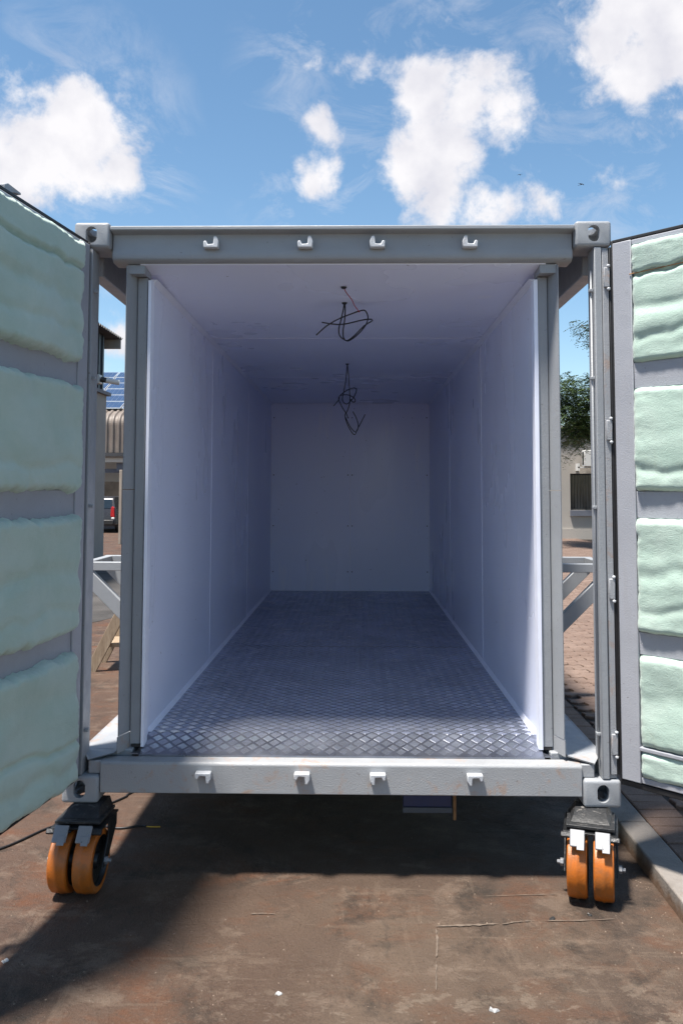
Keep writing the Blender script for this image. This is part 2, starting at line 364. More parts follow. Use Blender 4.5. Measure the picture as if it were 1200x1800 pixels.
KX0, KX1, KH = 1.36, 1.50, .085
kerb = struct(obj('kerb', MB().box(KX0+.01, KX1-.01, -8, 60, -.05, KH-.02), 'kerb_concrete'))
me_k = None
for i in range(26):
    y0 = -4 + i*.9
    o = obj('kerb_stone', MB().box(KX0, KX1, y0+.004, y0+.896, -.04, KH), 'kerb_concrete', kerb, bevel=.008)
    o.location = (random.uniform(-.003, .003), 0, random.uniform(-.003, .002))
paving = struct(obj('paving', MB().add([(KX1,-30,KH-.02),(120,-30,KH-.02),(120,200,KH-.02),(KX1,200,KH-.02)], [(0,1,2,3)]), 'joint_sand'))
# one stretcher course of plain blocks along the kerb, then interlocking zigzag pavers
def paver_mesh(poly, h=.03, ins=.006):
    c = Vector((sum(p[0] for p in poly)/len(poly), sum(p[1] for p in poly)/len(poly)))
    n = len(poly); t = []
    for p in poly:
        d = c - Vector(p); t.append((p[0]+d.x/d.length*ins, p[1]+d.y/d.length*ins))
    vs = [(p[0], p[1], -h) for p in poly] + [(p[0], p[1], -.005) for p in poly] + [(p[0], p[1], 0) for p in t]
    fs = [(i, (i+1) % n, n+(i+1) % n, n+i) for i in range(n)] + [(n+i, n+(i+1) % n, 2*n+(i+1) % n, 2*n+i) for i in range(n)] + [tuple(range(2*n, 3*n))]
    return vs, fs
plain = paver_mesh([(-.098,-.048),(.098,-.048),(.098,.048),(-.098,.048)])
z = .014
zig = paver_mesh([(-.108,-.05+z),(-.054,-.05-z),(0,-.05+z),(.054,-.05-z),(.108,-.05+z),(.122,0),(.108,.05+z),(.054,.05-z),(0,.05+z),(-.054,.05-z),(-.108,.05+z),(-.094,0)])
def share(name, vf):
    me = bpy.data.meshes.new(name); me.from_pydata(vf[0], [], vf[1]); me.materials.append(M['paver'])
    bm = bmesh.new(); bm.from_mesh(me); bmesh.ops.recalc_face_normals(bm, faces=bm.faces); bm.to_mesh(me); bm.free(); return me
me_plain, me_zig = share('paver', plain), share('paver', zig)
cells = []
for j in range(260): cells.append((1.60, -2.0 + j*.1, 0))
for i in range(26):
    for j in range(260):
        cells.append((1.823 + i*.226 + (0.113 if j % 2 else 0), -2.0 + j*.1055, 1))
def seen(x, y):                                             # in the wedge behind the corner post, or by the near corner
    k = (x-.068)/(y+3.68)
    return (.245 < k < .31 and y > 1.2) or (k > .31 and y < 1.4 and k < .40)
rgp = random.Random(11)
ranked = sorted([c for c in cells if seen(c[0], c[1])], key=lambda c: c[1])
near = set(ranked[:300]); rest = MB()
for c in cells:
    tz = KH + rgp.uniform(-.004, .003); a = rgp.uniform(-.025, .025); ax, ay = rgp.uniform(-.012,.012), rgp.uniform(-.02,.02)
    if c in near:
        o = bpy.data.objects.new('brick', me_zig if c[2] else me_plain); COL.objects.link(o); o.parent = paving
        o.location = (c[0], c[1], tz); o.rotation_euler = (ax, ay, a)
    else:
        mtx = Matrix.Translation((c[0], c[1], tz)) @ Matrix.Rotation(a, 4, 'Z')
        vs, fs = zig if c[2] else plain
        rest.add([mtx @ Vector(v) for v in vs], fs)
o = obj('bricks', rest, 'paver', paving); o['kind'] = 'stuff'

# ------------------------------------------------------------------ the container
B = .33                                                     # underside of the corner castings above ground
LEN = 6.058
box = empty('shipping_container', (0, 0, 0), 'light grey shipping container on orange wheeled casters, both end doors open', 'container')

def evaluated(o):
    dg = bpy.context.evaluated_depsgraph_get(); dg.update()
    return bpy.data.meshes.new_from_object(o.evaluated_get(dg))
def casting_mesh(top):
    w, d, h = .162, .178, .118
    base = obj('tmp', MB().box(0, w, 0, d, 0, h), 'grey_paint', bevel=.014, seg=4)
    def slot(axis, ca, cb, la, lb, t0, t1):
        r = min(la, lb)/2; pts = []
        for k in range(28):
            a = 2*math.pi*k/28; x, y = r*math.cos(a), r*math.sin(a)
            pts.append((ca + x + math.copysign(max(la/2-r, 0), x), cb + y + math.copysign(max(lb/2-r, 0), y)))
        return MB().prism(pts, axis, t0, t1)
    cut = MB().box(.028, w-.028, .026, d-.026, .026, h-.026)
    tmp = [obj('tmp', cut, 'grey_paint'), obj('tmp', slot('y', .083, .06, .052, .076, -.02, .05), 'grey_paint')]
    tmp.append(obj('tmp', slot('z', .081, .089, .064, .10, (h-.05 if top else -.02), (h+.02 if top else .05)), 'grey_paint'))
    tmp.append(obj('tmp', slot('x', .089, .06, .07, .052, w-.05, w+.02), 'grey_paint'))
    for t in tmp:
        m = base.modifiers.new('cut', 'BOOLEAN'); m.operation = 'DIFFERENCE'; m.object = t; m.solver = 'EXACT'
    me = evaluated(base)
    for t in tmp + [base]: bpy.data.objects.remove(t)
    return me
for top in (0, 1):
    cm = casting_mesh(top)                                  # outer side at +x, front at y = 0
    for sx in (1, -1):
        for end in (0, 1):
            me = cm.copy(); me.transform(Matrix.Translation((1.057, 0, 0)))
            if sx < 0: me.transform(Matrix.Scale(-1, 4, (1,0,0))); me.flip_normals()
            if end: me.transform(Matrix.Translation((0, LEN, 0)) @ Matrix.Scale(-1, 4, (0,1,0))); me.flip_normals()
            me.transform(Matrix.Translation((0, 0, B + (2.591-.118 if top else 0))))
            o = obj('corner_casting', me, 'grey_paint', box)
            for p in me.polygons: p.use_smooth = True
            try: me.set_sharp_from_angle(angle=R(40))
            except Exception: pass
zt = B + 2.473; zb = B + .118
for sx in (1, -1):
    for y0, y1 in ((.004, .11), (LEN-.11, LEN-.004)):
        pi = 1.140 if sx > 0 else 1.132
        obj('corner_post', MB().prism([(sx*pi, y0), (sx*1.172, y0), (sx*1.174, y0+.012), (sx*1.206, y0+.012), (sx*1.206, y1), (sx*pi, y1)], 'z', zb+.002, zt-.002), 'grey_paint', box, bevel=.004)
    obj('bottom_rail', MB().box(min(sx*.9405, sx*1.165), max(sx*.9405, sx*1.165), .115, LEN-.185, .385, .530), 'grey_paint', box, bevel=.006)
    obj('top_rail', MB().box(min(sx*1.135, sx*1.205), max(sx*1.135, sx*1.205), .182, LEN-.182, 2.715, 2.872), 'grey_paint', box, bevel=.005)
    # corrugated outer skin further along each side
    prof = []; y = 1.25
    while y < LEN-.12:
        prof += [(sx*1.185, y), (sx*1.185, y+.07), (sx*1.152, y+.138), (sx*1.152, y+.208)]; y += .276
    prof = [p for p in prof if p[1] < LEN-.115]
    obj('side_sheet', MB().prism(prof + [(x-sx*.004, yy) for x, yy in prof[::-1]], 'z', .532, 2.713), 'grey_paint', box)
    obj('side_stud', MB().box(min(sx*1.13, sx*1.19), max(sx*1.13, sx*1.19), 1.17, 1.245, .532, 2.713), 'grey_paint', box, bevel=.004)
obj('roof', MB().box(-1.19, 1.19, .16, LEN-.16, 2.876, 2.884), 'grey_paint', box)
obj('end_header', MB().box(-1.05, 1.05, LEN-.12, LEN-.02, 2.74, 2.90), 'grey_paint', box, bevel=.005)
obj('end_sill', MB().box(-1.05, 1.05, LEN-.12, LEN-.02, .37, .52), 'grey_paint', box, bevel=.005)
obj('end_wall', MB().box(-1.11, 1.11, LEN-.07, LEN-.06, .521, 2.739), 'grey_paint', box)
hd = obj('header', MB().prism([(.000,2.884),(.000,2.903),(.150,2.903),(.150,2.747),(.062,2.747),(.042,2.760),(.036,2.784),(.046,2.812),(.046,2.876)], 'x', -1.054, 1.054), 'grey_paint', box, bevel=.004)
sl = obj('door_sill', MB().prism([(.012,.372),(.012,.496),(.020,.506),(.088,.508),(.110,.470),(.110,.372)], 'x', -1.054, 1.054), 'grey_paint_rusty', box, bevel=.004)
obj('sill_end', MB().box(-1.112, -1.0545, .03, .112, .4492, .505), 'grey_paint_rusty', box, bevel=.004)
obj('sill_end', MB().box(1.0545, 1.112, .03, .112, .4492, .505), 'grey_paint_rusty', box, bevel=.004)
for i in range(7):
    obj('cross_member', MB().box(-.95, .95, .45+i*.8, .51+i*.8, .385, .50), 'black_steel', box)
# keepers for the locking bars
kp = [(-.034,-.024),(.034,-.024),(.036,.006),(.026,.030),(.013,.030),(.011,-.006),(-.014,-.008),(-.022,.010),(-.034,.006)]
for X in (-.595, -.165, .165, .585):
    s = 1 if X < 0 else -1
    obj('lock_keeper', MB().prism([(X + s*a, 2.828+b) for a, b in kp], 'y', .008, .0455), 'white_paint', box, bevel=.004)
    obj('lock_keeper', MB().prism([(X + s*a, .452-b*.85) for a, b in kp], 'y', -.026, .0115), 'white_paint', box, bevel=.004)

# inner lining
def P(name, b, mat='panel', bev=.002): return obj(name, b, mat, box, bevel=bev)
XL, XR, ZF, ZC = -.904, .909, .564, 2.705
seams = [.138, 1.872, 3.752, 5.78]
for a, b in zip(seams[:-1], seams[1:]):
    P('wall_panel', MB().box(XL-.036, XL, max(a, .193)+.002, b-.002, ZF-.01, ZC))
    P('wall_panel', MB().box(XR, XR+.036, max(a, .193)+.002, b-.002, ZF-.01, ZC))
for s in seams[1:3]:
    P('joint_strip', MB().box(XL, XL+.002, s-.006, s+.006, ZF+.004, ZC), 'panel_trim', .0005)
    P('joint_strip', MB().box(XR-.002, XR, s-.006, s+.006, ZF+.004, ZC), 'panel_trim', .0005)
P('ceiling_panel', MB().prism([(.075,2.742),(.40,ZC+.004),(1.725,ZC+.002),(1.725,ZC+.05),(.075,ZC+.07)], 'x', XL-.03, XR+.03))
P('ceiling_panel', MB().box(XL-.03, XR+.03, 1.729, 3.60, ZC+.002, ZC+.05))
P('ceiling_panel', MB().box(XL-.03, XR+.03, 3.604, 5.80, ZC+.002, ZC+.05))
P('joint_strip', MB().box(XL+.003, XR-.003, 1.721, 1.733, ZC-.001, ZC+.0015), 'panel_trim', .0004)
P('joint_strip', MB().box(XL+.003, XR-.003, 3.597, 3.607, ZC-.001, ZC+.0015), 'panel_trim', .0004)
bp = []
for a, b in ((XL, -.002), (.002, XR)):
    p_ = P('back_panel', MB().box(a, b, 5.782, 5.82, ZF-.01, ZC)); bp.append(p_)
    for zz in (.78, 1.30, 1.88, 2.54):
        for xx in ((a+.03, b-.022) if a < -.5 else (a+.022, b-.03)):
            obj('screw', MB().lathe([(5.7792, 0), (5.779, .006), (5.7825, .007)], 'y', (xx, 0, zz), 8), 'dark_plastic', p_)
P('joint_strip', MB().box(-.007, .007, 5.779, 5.7815, ZF+.004, ZC-.004), 'panel_trim', .0005)
# white cover strips on the panel ends and in the corners
for x, s in ((XL, 1), (XR, -1)):
    P('edge_trim', MB().box(min(x-s*.004, x+s*.014), max(x-s*.004, x+s*.010), .132, .1945, ZF-.030, ZC-.02), 'panel_trim', .001)
    P('corner_trim', MB().prism([(x, ZC), (x+s*.022, ZC), (x+s*.003, ZC-.022), (x, ZC-.022)], 'y', .197, 5.778), 'panel_trim', .0005)
    P('corner_trim', MB().prism([(x, ZF+.001), (x+s*.016, ZF+.001), (x+s*.003, ZF+.022), (x, ZF+.022)], 'y', .26, 5.778), 'panel_trim', .0005)
    P('corner_trim', MB().box(min(x, x+s*.012), max(x, x+s*.012), 5.772, 5.7795, ZF+.024, ZC-.024), 'panel_trim', .0005)
P('corner_trim', MB().box(XL+.03, XR-.03, 5.772, 5.7785, ZC-.014, ZC), 'panel_trim', .0005)
P('corner_trim', MB().box(XL+.03, XR-.03, 5.772, 5.7785, ZF+.001, ZF+.012), 'panel_trim', .0005)
# posts, splayed jamb plates and head pieces beside the lining
for s, x in ((-1, XL), (1, XR)):
    def bx(a, b, *r): return MB().box(min(s*a, s*b), max(s*a, s*b), *r)
    obj('tube_post', bx(.9135, .959, .141, .190, .545, 2.699), 'grey_paint', box, bevel=.003)
    obj('tube_end_cap', bx(.9165, .956, .1425, .189, .5315, .5445), 'dark_plastic', box)
    for z0, z1 in ((.60, 1.70), (1.704, 2.735)):
        obj('jamb_plate', MB().prism([(s*.9595, .154), (s*.990, .064), (s*.994, .066), (s*.9635, .156)], 'z', z0, z1), 'grey_paint', box)
    obj('jamb_plate', MB().prism([(s*.9605, .149), (s*.9925, .061), (s*.9965, .063), (s*.9645, .151)], 'z', .526, .597), 'grey_paint_rusty', box)
    # folded foot of the jamb plate, reaching out to the corner post
    obj('foot_plate', MB().add([(s*1.005,.066,.530),(s*1.110,.020,.512),(s*1.165,.112,.534),(s*1.165,.9,.534),(s*1.04,.9,.534),(s*1.0,.16,.534)], [(0,1,2,3,4,5)]).add([(s*1.005,.066,.526),(s*1.110,.020,.508),(s*1.165,.112,.5305),(s*1.165,.9,.5305),(s*1.04,.9,.5305),(s*1.0,.16,.5305)], [(5,4,3,2,1,0)]), 'grey_paint_rusty', box)
    obj('head_piece', MB().prism([(s*.912, .145), (s*.912, .078), (s*.992, .078), (s*.970, .205), (s*.912, .205)], 'z', 2.701, 2.744), 'grey_paint', box, bevel=.002)
    cx_ = 1.132 if s > 0 else 1.124
    if s > 0: obj('conduit', MB().tube([(s*cx_, .034, .53), (s*cx_, .034, 2.70)], .005, 10), 'grey_paint', box, smooth=True)
    for zz in (.63, 1.62, 2.20, 2.60):
        obj('conduit_clip', bx(cx_-.010, cx_+.008, .022, .046, zz, zz+.014), 'grey_paint', box, bevel=.002)
    for zz in (.70, 1.68, 2.52):
        obj('rivet', MB().lathe([(s*.966, .004), (s*.982, .004), (s*.984, 0)], 'x', (0, .150, zz), 8), 'chrome', box)

# tread plate floor
def tread(y0, y1, xa, xb):
    """raised five-bar lozenges as real bars"""
    Pp = .064; vs = []; fs = []; tk = [-.0146, -.0073, 0, .0073, .0146]; hl = .0180; hw = .0027; h = .0020
    nx = int((xb-xa)/(Pp/2)); ny = int((y1-y0)/Pp)+1
    for i in range(nx):
        sg = 1 if i % 2 else -1
        cx = xa + .02 + i*Pp/2
        d = Vector((math.cos(R(45)), sg*math.sin(R(45)))); e = Vector((-d.y, d.x))
        for j in range(ny):
            cy = y0 + .03 + j*Pp + (Pp/2 if i % 2 else 0)
            if cy > y1-.012 or cx > xb-.02: continue
            for t in tk:
                o = Vector((cx, cy)) + e*t; k = len(vs)
                for a, b, zz in ((hl, hw, 0), (hl*.8, hw*.55, h)):
                    for sa, sb in ((-1,-1),(1,-1),(1,1),(-1,1)):
                        q_ = o + d*(sa*a) + e*(sb*b); vs.append((q_.x, q_.y, floor_z(q_.y) + zz))
                fs += [(k+4,k+5,k+6,k+7),(k,k+1,k+5,k+4),(k+1,k+2,k+6,k+5),(k+2,k+3,k+7,k+6),(k+3,k,k+4,k+7)]
    m = MB(); m.v = vs; m.f = fs; return m
def floor_z(y): return ZF if y > .26 else ZF - .048*min(1, (.26-y)/.17)
fp = obj('floor_plate', MB().prism([(.084,.509),(.084,.516),(.26,ZF),(2.411,ZF),(2.411,ZF-.006),(.26,ZF-.006)], 'x', XL+.001, XR-.001), 'tread_base', box)
o = obj('tread_bars', tread(.088, 2.41, XL+.004, XR-.004), 'tread_steel', fp); o['kind'] = 'stuff'
for s, x in ((-1, XL), (1, XR)):
    fp2 = obj('floor_edge', MB().prism([(x+s*.0005, .084), (s*.950, .084), (s*.915, .1275), (x+s*.0005, .1275)], 'z', .5165, .5215), 'tread_base', box)
fp = obj('floor_plate', MB().box(XL+.001, XR-.001, 2.414, 5.779, ZF-.006, ZF+.0005), 'tread_base', box)
o = obj('tread_bars', tread(2.416, 5.775, XL+.004, XR-.004), 'tread_steel', fp); o['kind'] = 'stuff'
obj('under_floor', MB().box(-.94, .94, .115, LEN-.13, .503, .5075), 'black_steel', box)

# doors -------------------------------------------------------------
def batt(sg, s0, s1, z0, z1, bulge, folds, seed, over=.01):
    nu, nv = 90, max(16, int((z1-z0)/.009)); mb = MB(); vs = []; fs = []
    for j in range(nv+1):
        for i in range(nu+1):
            u, v = i/nu, j/nv
            eu = min(u, 1-u)*(s1-s0); ev = min(v, 1-v)*(z1-z0)
            e = (1-(1-min(1, eu/.030))**2)**.5 * (1-(1-min(1, ev/.030))**2)**.5
            s = s0 + u*(s1-s0); zz = z0 + v*(z1-z0)
            wv = fbm(s*3.1, seed, 2.2)*.03
            n = -.035 + e*(bulge + .035)*(1 + .25*fbm(s*1.7, zz*2.1, seed+11, 2))
            for (fz, dep, wid) in folds: n -= e*dep*math.exp(-((zz-fz-wv-.02*fbm(s*6, fz*9, seed))/wid)**2)
            n += e*(.013*fbm(s*2.5+seed, zz*4, seed, 2) + .0022*fbm(s*5, zz*13, seed+3, 3) + .0005*fbm(s*40, zz*70, seed+7, 3) + .005*(1-min(1, min(eu, ev)/.07))*fbm(s*30, zz*30, seed+5, 4))
            if eu < .06: s += (.5-u)*0 + over*(1-eu/.06)*(fbm(seed, zz*11, 4.4, 3)*2.2 + fbm(seed, zz*60, 8.4, 3)*1.0)*(1 if u < .5 else -1) - (over if u < .5 else -over)*(1-eu/.06)*.6
            if ev < .06: zz += (1-ev/.06)*over*(fbm(s*10, seed, 1.7, 3)*1.6 + fbm(s*55, seed, 6.7, 3)*1.0) - (over if v < .5 else -over)*(1-ev/.06)*.7
            vs.append((sg*s, n, zz))
    w = nu+1
    for j in range(nv):
        for i in range(nu): fs.append((j*w+i, j*w+i+1, (j+1)*w+i+1, (j+1)*w+i))
    k = len(vs)
    for (s, zz) in ((s0+.01, z0+.01), (s1-.01, z0+.01), (s1-.01, z1-.01), (s0+.01, z1-.01)): vs.append((sg*s, -.055, zz))
    fs.append((k, k+1, k+2, k+3))
    return mb.add(vs, fs)
def make_door(sg, loc, ang, bulge, label, seed):
    DW = 1.165; zb_, zt_ = .455, 2.815
    d = obj('door', MB().prism([(sg*.01, -.064), (sg*DW, -.064), (sg*DW, -.058), (sg*.01, -.058)], 'z', zb_, zt_), 'door_paint', box)
    d['label'] = label
    d.location = loc; d.rotation_euler = (0, 0, ang)
    def b(name, s0, s1, n0, n1, z0, z1, mat='door_paint', bev=.004):
        return obj(name, MB().box(min(sg*s0, sg*s1), max(sg*s0, sg*s1), n0, n1, z0, z1), mat, d, bevel=bev)
    b('stile', .004, .092, -.0575, 0, zb_+.004, zt_-.004); b('stile', DW-.09, DW, -.0575, 0, zb_+.004, zt_-.004)
    b('rail', .0925, DW-.0905, -.057, -.004, zb_+.005, zb_+.03); b('rail', .0925, DW-.0905, -.057, -.004, zt_-.03, zt_-.005)
    for z0, z1 in ((2.145, 2.262), (1.582, 1.700), (1.000, 1.098)): b('rail', .0925, DW-.0905, -.057, -.006, z0, z1)
    if sg < 0:
        b('rail', .0925, DW-.0905, -.057, .012, .598, .616)
        obj('tie_wire', MB().tube([(sg*.085, .004, 2.655), (sg*.5, .02, 2.66), (sg*1.08, .004, 2.665)], .0025, 6), 'rust_strip', d)
    b('gasket', -.006, .0035, -.072, -.004, zb_-.01, zt_+.01, 'rubber', .003)
    b('gasket', -.006, DW+.01, -.072, -.010, zt_, zt_+.014, 'rubber', .003); b('gasket', -.006, DW+.01, -.072, -.010, zb_-.024, zb_, 'rubber', .003)
    k = 0
    fields = [(2.258, 2.79, [(2.655, .028, .010), (2.50, .011, .030), (2.38, .008, .022)]), (1.696, 2.15, [(1.95, .006, .05), (1.80, .008, .02)]),
              (1.094, 1.586, [(1.36, .012, .035), (1.20, .006, .02)]), (.612, 1.004, [(.80, .008, .05)]), (.482, .602, [])]
    if sg > 0: fields[3:] = [(.462, 1.004, [(.66, .020, .012), (.56, .014, .03), (.86, .008, .05)])]
    for (z0, z1, fo) in fields:
        obj('insulation_batt', batt(sg, .090, DW-.088, z0, z1, bulge, fo, seed + k*3.7, .010 if sg > 0 else .003), 'wool', d, smooth=True); k += 1
    for s in (.615, 1.045):
        lb = obj('locking_bar', MB().tube([(sg*s, -.10, zb_-.02), (sg*s, -.10, zt_+.02)], .017, 12), 'worn_steel', d, smooth=True)
        for zz, up_ in ((zt_+.02, 1), (zb_-.02, -1)):
            pr = [(-.016, -.022), (.030, -.020), (.062, .012), (.058, .024), (.022, .012), (.006, .034), (-.016, .030)]
            obj('lock_cam', MB().prism([(sg*(s) + a, zz + up_*(b_+.01)) for a, b_ in pr], 'y', -.118, -.082), 'worn_steel', d, bevel=.003)
        for zz in (.8, 1.5, 2.3):
            obj('bar_guide', MB().box(sg*s-.035, sg*s+.035, -.122, -.0645, zz, zz+.05), 'worn_steel', d, bevel=.004)
    if sg > 0:
        obj('lock_cam', MB().prism([(.625, 2.832), (.628, 2.862), (.605, 2.874), (.515, 2.868), (.512, 2.860), (.560, 2.852), (.578, 2.846), (.530, 2.834), (.535, 2.831)], 'y', -.062, -.040), 'worn_steel', d, bevel=.004)
    for zz in (.62, 1.27, 1.97, 2.66):
        obj('hinge', MB().box(min(sg*-.03, sg*.09), max(sg*-.03, sg*.09), -.078, -.0725, zz-.05, zz+.05), 'worn_steel', d, bevel=.002)
        obj('hinge_pin', MB().tube([(sg*-.016, -.066, zz-.055), (sg*-.016, -.066, zz+.055)], .011, 10), 'worn_steel', d, smooth=True)
    return d
make_door(1, (-1.137, -.012, 0), R(-98.5), .045, 'door lined with shaded green insulation, swung towards the camera', 2.3)
make_door(-1, (1.214, -.008, 0), R(135), .020, 'door lined with sunlit pale green insulation, swung wide open', 9.1)
obj('door_seal', MB().box(1.2065, 1.226, .004, .03, .47, 2.80), 'rubber', box, bevel=.003)
# weathered hinge strip and hinge lugs on the corner posts
for s in (1, -1):
    obj('weld_strip', MB().box(min(s*1.177, s*1.204), max(s*1.177, s*1.204), .008, .0158, .47, 2.79), 'worn_steel', box, bevel=.002)
    for zz in (.60, 1.27, 1.97, 2.66):
        obj('hinge_lug', MB().box(min(s*1.180, s*1.207), max(s*1.180, s*1.207), -.004, .0079, zz-.045, zz+.045), 'worn_steel', box, bevel=.004)
        for k in (-.055, .05): obj('weld_bead', MB().lathe([(zz+k-.006, 0), (zz+k-.003, .007), (zz+k+.006, .008), (zz+k+.010, 0)], 'z', (s*1.201, -.002, 0), 8), 'white_paint', box, smooth=True)

# fold-out brackets on the sides
for s in (-1, 1):
    b_ = obj('side_bracket', MB().box(min(s*1.19, s*1.90), max(s*1.19, s*1.90), 2.20, 2.26, 1.128, 1.188), 'grey_paint', box, bevel=.004)
    obj('frame_bar', MB().box(min(s*1.19, s*1.90), max(s*1.19, s*1.90), 2.80, 2.86, 1.128, 1.188), 'grey_paint', b_, bevel=.004)
    obj('frame_bar', MB().box(min(s*1.84, s*1.90), max(s*1.84, s*1.90), 2.2605, 2.7995, 1.130, 1.186), 'grey_paint', b_, bevel=.004)
    for y in (2.23, 2.83):
        obj('brace', MB().bar((s*1.215, y, .47), (s*1.85, y, 1.10), .06, .095, (s*-1, 0, 1)), 'grey_paint', b_, bevel=.004)
    obj('side_bracket_plate', MB().box(min(s*1.168, s*1.19), max(s*1.168, s*1.19), 2.1, 2.96, .40, 1.25), 'grey_paint', b_)

# casters -----------------------------------------------------------
def make_caster():
    fork = MB()
    for s in (-1, 1):
        fork.prism([(.05, .268), (.05, .215), (-.028, .105), (.028, .105), (.155, .225), (.155, .268)], 'x', s*.106-.004, s*.106+.004)
    fork.box(-.1105, .1105, -.045, .175, .2685, .2765)
    c = obj('caster', fork, 'black_steel', box, bevel=.002)
    for s in (-1, 1):
        w, r = .040, .128
        x0 = s*.0525
        tp = [(-w, .100), (-w, .121), (-w*.86, .1265), (-w*.2, r), (-w*.1, r+.0018), (w*.1, r+.0018), (w*.2, r), (w*.86, .1265), (w, .121), (w, .100)]
        obj('tyre', MB().lathe([(x0+t, q_) for t, q_ in tp], 'x', (0, 0, .130), 56), 'orange_tyre', c, smooth='auto')
        hp = [(-w*.96, .100), (-w*.9, .098), (-w*.5, .09), (-w*.5, .035), (-w*.85, .030), (-w*.85, 0)]
        hp = hp + [(-t, q_) for t, q_ in hp[::-1]]
        obj('hub', MB().lathe([(x0+t, q_) for t, q_ in hp], 'x', (0, 0, .130), 40), 'black_steel', c, smooth='auto')
        # axle nut and bolt end
        nb = MB(); nb.lathe([(s*.1105, 0), (s*.1105, .016), (s*.124, .016), (s*.124, .009), (s*.137, .0085), (s*.139, 0)], 'x', (0, 0, .130), 6)
        obj('axle_nut', nb, 'chrome', c, bevel=.001)
        # chrome brake pedal with its raised tab
        bp_ = MB(); t = R(50); x = s*.050
        def tilt(a, b, n): return (x + a, -.088 + b*math.cos(t) - n*math.sin(t), .262 + b*math.sin(t) + n*math.cos(t))
        def slab(mb, a0, a1, b0, b1, n0, n1):
            mb.add([tilt(a, b, n) for n in (n0, n1) for a, b in ((a0,b0),(a1,b0),(a1,b1),(a0,b1))], [(0,3,2,1),(4,5,6,7),(0,1,5,4),(1,2,6,5),(2,3,7,6),(3,0,4,7)])
        slab(bp_, -.030, .030, -.030, .040, 0, .010)
        obj('brake_pedal', bp_, 'chrome', c, bevel=.004)
        tb = MB(); slab(tb, -.002, .028, -.044, -.006, .0135, .019); slab(tb, .002, .024, -.040, -.010, .0105, .0134); obj('pedal_tab', tb, 'chrome', c, bevel=.003)
        ar = MB(); slab(ar, s*-.005, s*.068, .008, .03, -.016, -.001); obj('brake_arm', ar, 'black_steel', c, bevel=.004)
        obj('brake_shoe', MB().box(x-.03, x+.03, -.055, .06, .259, .268), 'black_steel', c, bevel=.003)
    obj('swivel_race', MB().lathe([(.277, 0), (.277, .07), (.287, .074), (.287, 0)], 'z', (0, .075, 0), 32), 'black_steel', c, smooth='auto')
    obj('mount_plate', MB().box(-.098, .098, -.032, .165, .2875, .300), 'scuffed_black', c, bevel=.002)
    obj('mount_block', MB().add([(-.08,.0,.3005),(.08,.0,.3005),(.09,.16,.3005),(-.09,.16,.3005),(-.066,.05,.3295),(.066,.05,.3295),(.066,.19,.3295),(-.066,.19,.3295)],
        [(0,3,2,1),(4,5,6,7),(0,1,5,4),(1,2,6,5),(2,3,7,6),(3,0,4,7)]), 'scuffed_black', c, bevel=.002)
    return c
c0 = make_caster(); c0.location = (-1.105, -.085, 0); c0.rotation_euler = (0, 0, R(-2))
c0['label'] = 'twin wheel orange caster with chrome brake pedals'
for (x, y, a) in ((1.055, -.095, -17), (-1.12, LEN+.06, 172), (1.12, LEN+.06, 186)):
    c = dup(c0, box); c.location = (x, y, 0); c.rotation_euler = (0, 0, R(a))

# ------------------------------------------------------------------ cables hanging from the ceiling
def cable(name, strands, hole, unit, u0, v0, rad, mat, label, seed):
    e = empty(name, hole, label, 'cable')
    rg = random.Random(seed)
    for pts in strands:
        n = len(pts); ph = rg.uniform(0, 6)
        P3 = [((u-u0)*unit, .045*math.sin(ph + i*.9)*min(1, i/3), -(v-v0)*unit*1.02 + .004) for i, (u, v) in enumerate(pts)]
        obj('strand', MB().tube(smooth_path(P3, 8), rad, 8), mat, e, smooth=True)
    obj('gland', MB().lathe([(-.006, 0), (-.006, .010), (.002, .016), (.002, 0)], 'z', (0,0,0), 14), 'cable_black', e)
    return e
cable('hanging_cable', [[(400,265),(385,350),(362,450),(340,560),(352,645),(400,685),(455,682),(550,600),(635,495),(660,425),(640,378),(600,370),(480,405),(330,450),(200,510),(85,605)],
    [(404,265),(408,360),(400,470),(385,560),(392,640),(430,684),(500,652),(610,545),(690,480),(708,450),(685,430),(600,445),(400,505),(280,518),(155,500)]],
    (.005, .70, ZC), .000487, 400, 265, .0036, 'cable_black', 'thick looped black cable hanging nearest the container opening', 1)
cable('hanging_cable', [[(438,920),(425,1080),(400,1220),(385,1300),(410,1350),(450,1355),(510,1290),(540,1210),(510,1183),(440,1200),(370,1250),(345,1300),(380,1390),(430,1470),(448,1515)],
    [(440,920),(455,1080),(465,1230),(465,1340),(440,1430),(415,1490),(450,1600),(515,1690),(555,1620),(635,1465)],
    [(290,1380),(345,1310),(360,1265),(440,1258),(510,1295),(525,1335),(500,1340),(470,1300)], [(415,1490),(470,1600),(530,1658),(560,1600),(540,1520),(500,1445)]],
    (-.002, 2.83, ZC), .000723, 438, 920, .0036, 'cable_black', 'knotted black cable hanging deeper inside, in front of the back wall', 2)
e = cable('hanging_wire', [[(400,105),(420,150),(490,250),(520,330),(575,405)]], (.006, .375, ZC+.004), .00045, 400, 105, .0022, 'cable_red', 'short thin red wire hanging from the ceiling hole', 3)

# blue board slung under the floor
e = empty('hanging_board', (.42, .36, .30), 'blue and grey board hanging under the container sill', 'board')
obj('blue_face', MB().box(-.125, .105, 0, .02, -.105, .07), 'blue_sheet', e, bevel=.003)
obj('pale_edge', MB().box(-.127, .107, -.006, .024, -.132, -.1055), 'pale_sheet', e, bevel=.003)
obj('strip', MB().box(.113, .127, -.004, .01, -.165, .07), 'rust_strip', e, bevel=.002)

